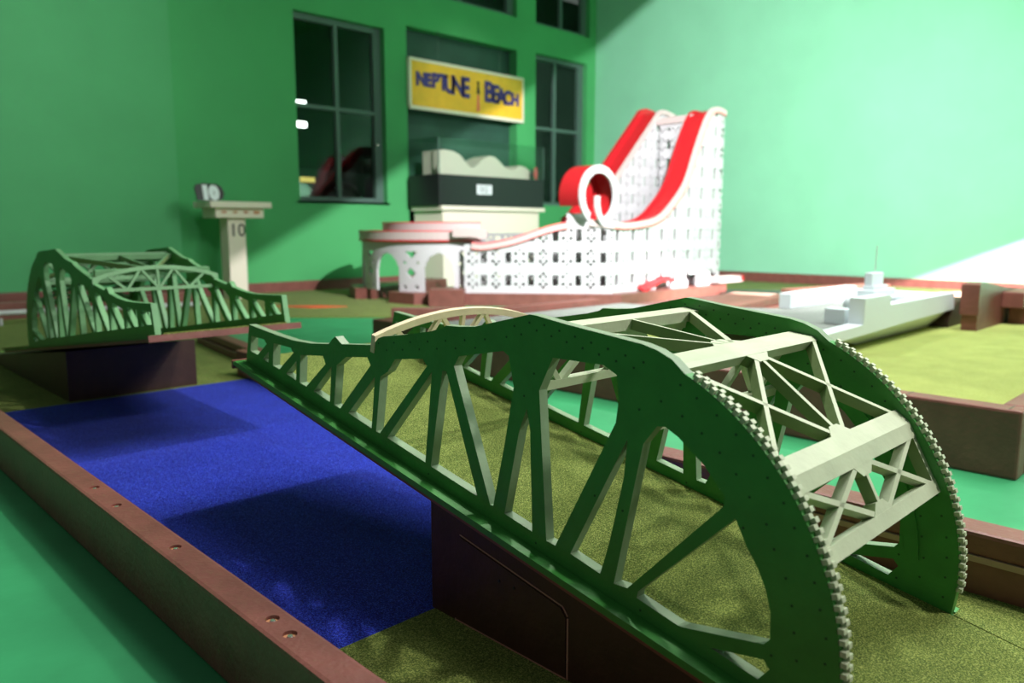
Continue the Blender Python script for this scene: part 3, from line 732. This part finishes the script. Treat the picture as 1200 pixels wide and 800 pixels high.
# ------------------------------------------------------------------ showcase, sign
sc = empty('showcase', (9.9, 10.9, 0)); tag(sc, 'glass showcase with black base standing in front of the dark wall niche', 'showcase')
def sb(name, x0, y0, z0, x1, y1, z1, mat, bevel=0, par=sc): return box(name, x0 - 9.9, y0 - 10.9, z0, x1 - 9.9, y1 - 10.9, z1, mat, par, bevel)
CX0, CX1, CY0, CY1 = 8.55, 11.15, 10.55, 11.40
sb('base', CX0, CY0, 1.41, CX1, CY1, 1.94, M['black'], .005)
sb('front_glass', CX0, CY0, 1.945, CX1, CY0 + .012, 2.55, M['glass']); sb('side_glass', CX0, CY0 + .02, 1.945, CX0 + .012, CY1, 2.55, M['glass'])
sb('side_glass', CX1 - .012, CY0 + .02, 1.945, CX1, CY1, 2.55, M['glass']); sb('top_glass', CX0, CY0, 2.552, CX1, CY1, 2.564, M['glass'])
for x in (CX0, CX1 - .02):
    sb('corner_edge', x, CY0 - .004, 1.945, x + .02, CY0 + .0, 2.55, M['trim'])
lb = sb('caption_card', 9.42, CY0 - .006, 1.62, 9.78, CY0, 1.79, M['grey']); lb['label'] = 'small grey caption card on the black base'
bm = bmesh.new()
for k in range(5): add_box(bm, 9.46 - 9.9, CY0 - .008 - 10.9, 1.65 + k * .027, 9.46 + .28 - (k % 2) * .05 - 9.9, CY0 - .006 - 10.9, 1.66 + k * .027)
mesh_obj('caption_lines', bm, M['black'], sc)
ped = empty('pedestal', (9.9, 10.9, 0)); tag(ped, 'ivory pedestal under the glass showcase', 'pedestal')
sb('top_slab', CX0 + .05, CY0 - .02, 1.33, CX1 + .02, CY1, 1.405, M['offwhite'], .006, ped); sb('pedestal_body', CX0 + .12, CY0 + .05, 0, CX1 - .08, CY1, 1.33, M['offwhite'], 0, ped)
prof = [(8.72, 1.95), (8.72, 2.36), (8.85, 2.375), (9.05, 2.36), (9.2, 2.31), (9.33, 2.2), (9.42, 2.12), (9.5, 2.09), (9.62, 2.16), (9.78, 2.28), (9.92, 2.335), (10.05, 2.32), (10.18, 2.24), (10.3, 2.15), (10.45, 2.11), (10.58, 2.13), (10.7, 2.2), (10.85, 2.18), (11.02, 2.08), (11.08, 1.95)]
wv = plate('wave_sculpture', [(a - 9.9, b - 1.95) for a, b in prof], [], lambda a, b, d: (a, d, b), -.2, .25, M['clay']); wv.location = (9.9, 10.95, 1.95)
tag(wv, 'pale wavy hill model inside the glass showcase', 'model')
for k, (x, h, m, l) in enumerate(((8.63, .17, 'clay', 'small pink tinted figurine at the left end inside the showcase'), (10.93, .2, 'black', 'small dark figurine at the right end inside the showcase'), (11.04, .24, 'redpink', 'small red topped figurine in the right corner of the showcase'))):
    bm = bmesh.new()
    for z, r in ((0, .035), (.3, .028), (.6, .036), (.78, .016)): pass
    prev = None
    rings = []
    for z, r in ((0, .03), (.35, .036), (.62, .042), (.72, .018), (.80, .03), (.92, .03), (1.0, .008)):
        rings.append([bm.verts.new((r * math.cos(q * PI / 5), r * math.sin(q * PI / 5), z * h)) for q in range(10)])
    for R0, R1 in zip(rings, rings[1:]):
        for q in range(10): bm.faces.new((R0[q], R0[(q + 1) % 10], R1[(q + 1) % 10], R1[q]))
    bm.faces.new(rings[0][::-1]); bm.faces.new(rings[-1])
    fg = mesh_obj('figurine', bm, M[m], None, True); fg.location = (x, 10.66, 1.945); tag(fg, l, 'figurine')

sg = empty('hanging_sign', (10.06, 11.44, 3.15)); tag(sg, 'yellow hanging sign with dark blue NEPTUNE BEACH lettering', 'sign')
SW, SH = 1.405, .83
box('sign_board', -SW, 0, 0, SW, .05, SH, M['yellow'], sg)
for nm, q in (('frame_edge', (-SW - .02, -.012, -.03, SW + .02, .05, .03)), ('frame_edge', (-SW - .02, -.012, SH - .03, SW + .02, .05, SH + .02)), ('frame_edge', (-SW - .03, -.012, .03, -SW + .02, .05, SH - .03)), ('frame_edge', (SW - .015, -.012, .03, SW + .025, .05, SH - .03))):
    box(nm, *q, M['offwhite'], sg)
letters = [('N', -1.17, .49, .30, .9), ('E', -1.00, .49, .31, .8), ('P', -.84, .50, .34, .85), ('T', -.66, .49, .38, .8), ('U', -.50, .47, .42, .8), ('N', -.31, .47, .46, .85), ('E', -.12, .46, .50, .75),
           ('B', .48, .45, .52, .85), ('E', .65, .43, .46, .8), ('A', .80, .41, .40, .85), ('C', .97, .40, .36, .85), ('H', 1.18, .39, .30, .9)]
for ch, x, z, sz, w in letters:
    text_mesh('letter', ch, sz, lambda a, b, c, x=x, z=z: (a + x, -.012 - c, b + z), .004, M['blueink'], sg, w * 1.08, .018)
bm = bmesh.new(); bmesh.ops.create_uvsphere(bm, u_segments=12, v_segments=8, radius=.035, matrix=Matrix.Translation((.2, -.01, .60)))
for v in bm.verts: v.co.y = -.008 + (v.co.y + .01) * .2
extrude_poly(bm, [(.16, .40), (.24, .40), (.215, .56), (.185, .56)], [], lambda a, b, d: (a, d, b), -.014, -.002)
mesh_obj('emblem', bm, M['black'], sg)
plate('emblem_base', [(.17, .08), (.23, .08), (.225, .38), (.175, .38)], [], lambda a, b, d: (a, d, b), -.008, -.001, M['redpink'], sg)
for x in (-.75, .78):
    bm = bmesh.new(); tube(bm, [(x, .02, SH), (x, .02, SH + .58)], .005, 6); mesh_obj('hanging_wire', bm, M['trim'], sg)

# number 10 stand
st = empty('number_stand', (5.03, 10.9, 0)); tag(st, 'ivory scorer stand numbered 10 against the green wall', 'stand')
box('post', -.14, -.14, 0, .12, .12, 1.18, M['offwhite'], st, .006)
box('tray_box', -.34, -.22, 1.16, .37, .22, 1.30, M['offwhite'], st, .008)
box('tray_top', -.44, -.3, 1.30, .46, .28, 1.385, M['offwhite'], st, .008)
for k in range(4):
    bm = bmesh.new(); cyl(bm, (-.22 + .16 * k, -.222, 1.24), .035 if k < 3 else .05, .012, 14, 'Y')
    for v in bm.verts: v.co.z = 1.24 + (v.co.z - 1.24) * .5
    mesh_obj('ball_hole', bm, M['copper'], st)
text_mesh('numeral', '10', .26, lambda a, b, c: (a - .0, -.143 - c, b + .98), .002, M['black'], st, .95)
nb = empty('number_plaque', (4.62, 10.68, 1.39)); tag(nb, 'black plaque with white 10 leaning on top of the ivory stand', 'number sign')
lf = lambda x, y, z: (x - .1 * 0, y + z * .25, z)
bm = bmesh.new(); extrude_poly(bm, [(-.17, 0), (.12, 0), (.19, .03), (.22, .11), (.19, .20), (.12, .235), (-.02, .235), (-.06, .24), (-.15, .22), (-.19, .17)], [], lambda a, b, d: lf(a, d, b), 0, .03)
mesh_obj('plaque_body', bm, M['black'], nb)
text_mesh('numeral', '10', .24, lambda a, b, c: lf(a + .01, -.006 - c, b + .10), .004, M['grey'], nb, 1.0, .022)

# white pipe along the left wall
bm = bmesh.new(); tube(bm, [(.9, 8.9, .17), (1.8, 9.4, .145), (2.6, 9.6, .115), (3.2, 9.68, .09), (4.0, 9.72, .075)], .028, 10)
pp = mesh_obj('pipe', bm, M['white'], None, True); tag(pp, 'white curved pipe low along the left wall behind the far bridge leaf', 'pipe')
k = timber('timber_kerb', (-1, 9.75), (4.2, 10.2), .12, 0, .2); tag(k, 'brown timber kerb low on the left wall behind the white pipe', 'kerb')
for x, y in ((1.8, 9.4), (2.6, 9.6), (3.2, 9.68)):
    bm = bmesh.new(); tube(bm, [(x, y, .015), (x, y, .09)], .015, 8); mesh_obj('pipe_foot', bm, M['white'], pp)

# ------------------------------------------------------------------ ship
sh = empty('model_ship', (6.0, 2.4, .222)); tag(sh, 'light grey model warship with deck, bridge tower and antenna on lime turf', 'model ship')
def SP(f): return lambda *a: tuple(Vector(f(*a)) - Vector((6.0, 2.4, .222)))
nearf = SP(lambda a, b, d: (a, 1.98 + d, b))
H = []
plate('near_bulwark', [(4.35, .29), (4.75, .315), (5.82, .344), (6.9, .365), (6.88, .497), (5.54, .491), (5.535, .56), (5.10, .56), (5.095, .392), (4.35, .372)], [], nearf, 0, .10, M['grey'], sh)
bm = bmesh.new()   # hull: tapered trough below the bulwark
hv = [(4.75, 2.02, .32), (6.86, 2.02, .35), (6.72, 2.12, .222), (5.35, 2.12, .222), (5.6, 2.98, .36), (7.2, 2.98, .36), (7.0, 2.8, .222), (5.9, 2.8, .222)]
v = [bm.verts.new(tuple(Vector(q) - Vector((6.0, 2.4, .222)))) for q in hv]
for q in ((0, 3, 2, 1), (4, 5, 6, 7), (0, 4, 7, 3), (1, 2, 6, 5), (3, 7, 6, 2), (0, 1, 5, 4)): bm.faces.new([v[i] for i in q])
mesh_obj('hull', bm, M['grey'], sh)
plate('deck', [(4.36, 2.06), (6.86, 2.06), (7.2, 2.9), (5.95, 2.92), (5.6, 3.45), (5.05, 3.2)], [], SP(lambda a, b, d: (a, b, d)), .34, .368, M['deckg'], sh)
def shb(name, x0, y0, z0, x1, y1, z1, bv=.006, mat='grey'): return box(name, x0 - 6, y0 - 2.4, z0 - .222, x1 - 6, y1 - 2.4, z1 - .222, M[mat], sh, bv)
shb('far_bulwark', 5.92, 2.88, .368, 7.2, 2.98, .492)
shb('end_bulwark', 6.80, 2.08, .368, 6.88, 2.88, .49)
shb('cabin', 5.70, 2.12, .369, 6.20, 2.3, .50, .004)
shb('bridge_ledge', 5.56, 2.085, .502, 6.02, 2.26, .522)
shb('bridge_house', 5.66, 2.14, .523, 6.06, 2.26, .57)
shb('tower_base', 5.72, 2.17, .571, 5.98, 2.25, .60)
shb('tower', 5.74, 2.19, .601, 5.95, 2.245, .69)
shb('turret_box', 5.16, 2.13, .369, 5.27, 2.27, .475)
bm = bmesh.new(); bmesh.ops.create_uvsphere(bm, u_segments=24, v_segments=16, radius=.06); s_ = mesh_obj('radar_dome', bm, M['grey'], sh, True)
s_.location = (5.44 - 6, 2.2 - 2.4, .485 - .222)
bm = bmesh.new(); cyl(bm, (5.44 - 6, 2.2 - 2.4, .188), .02, .08, 12); mesh_obj('dome_stem', bm, M['grey'], sh)
bm = bmesh.new(); tube(bm, [(5.86 - 6, 2.22 - 2.4, .465), (5.87 - 6, 2.22 - 2.4, .66)], .004, 6); mesh_obj('antenna', bm, M['white'], sh)
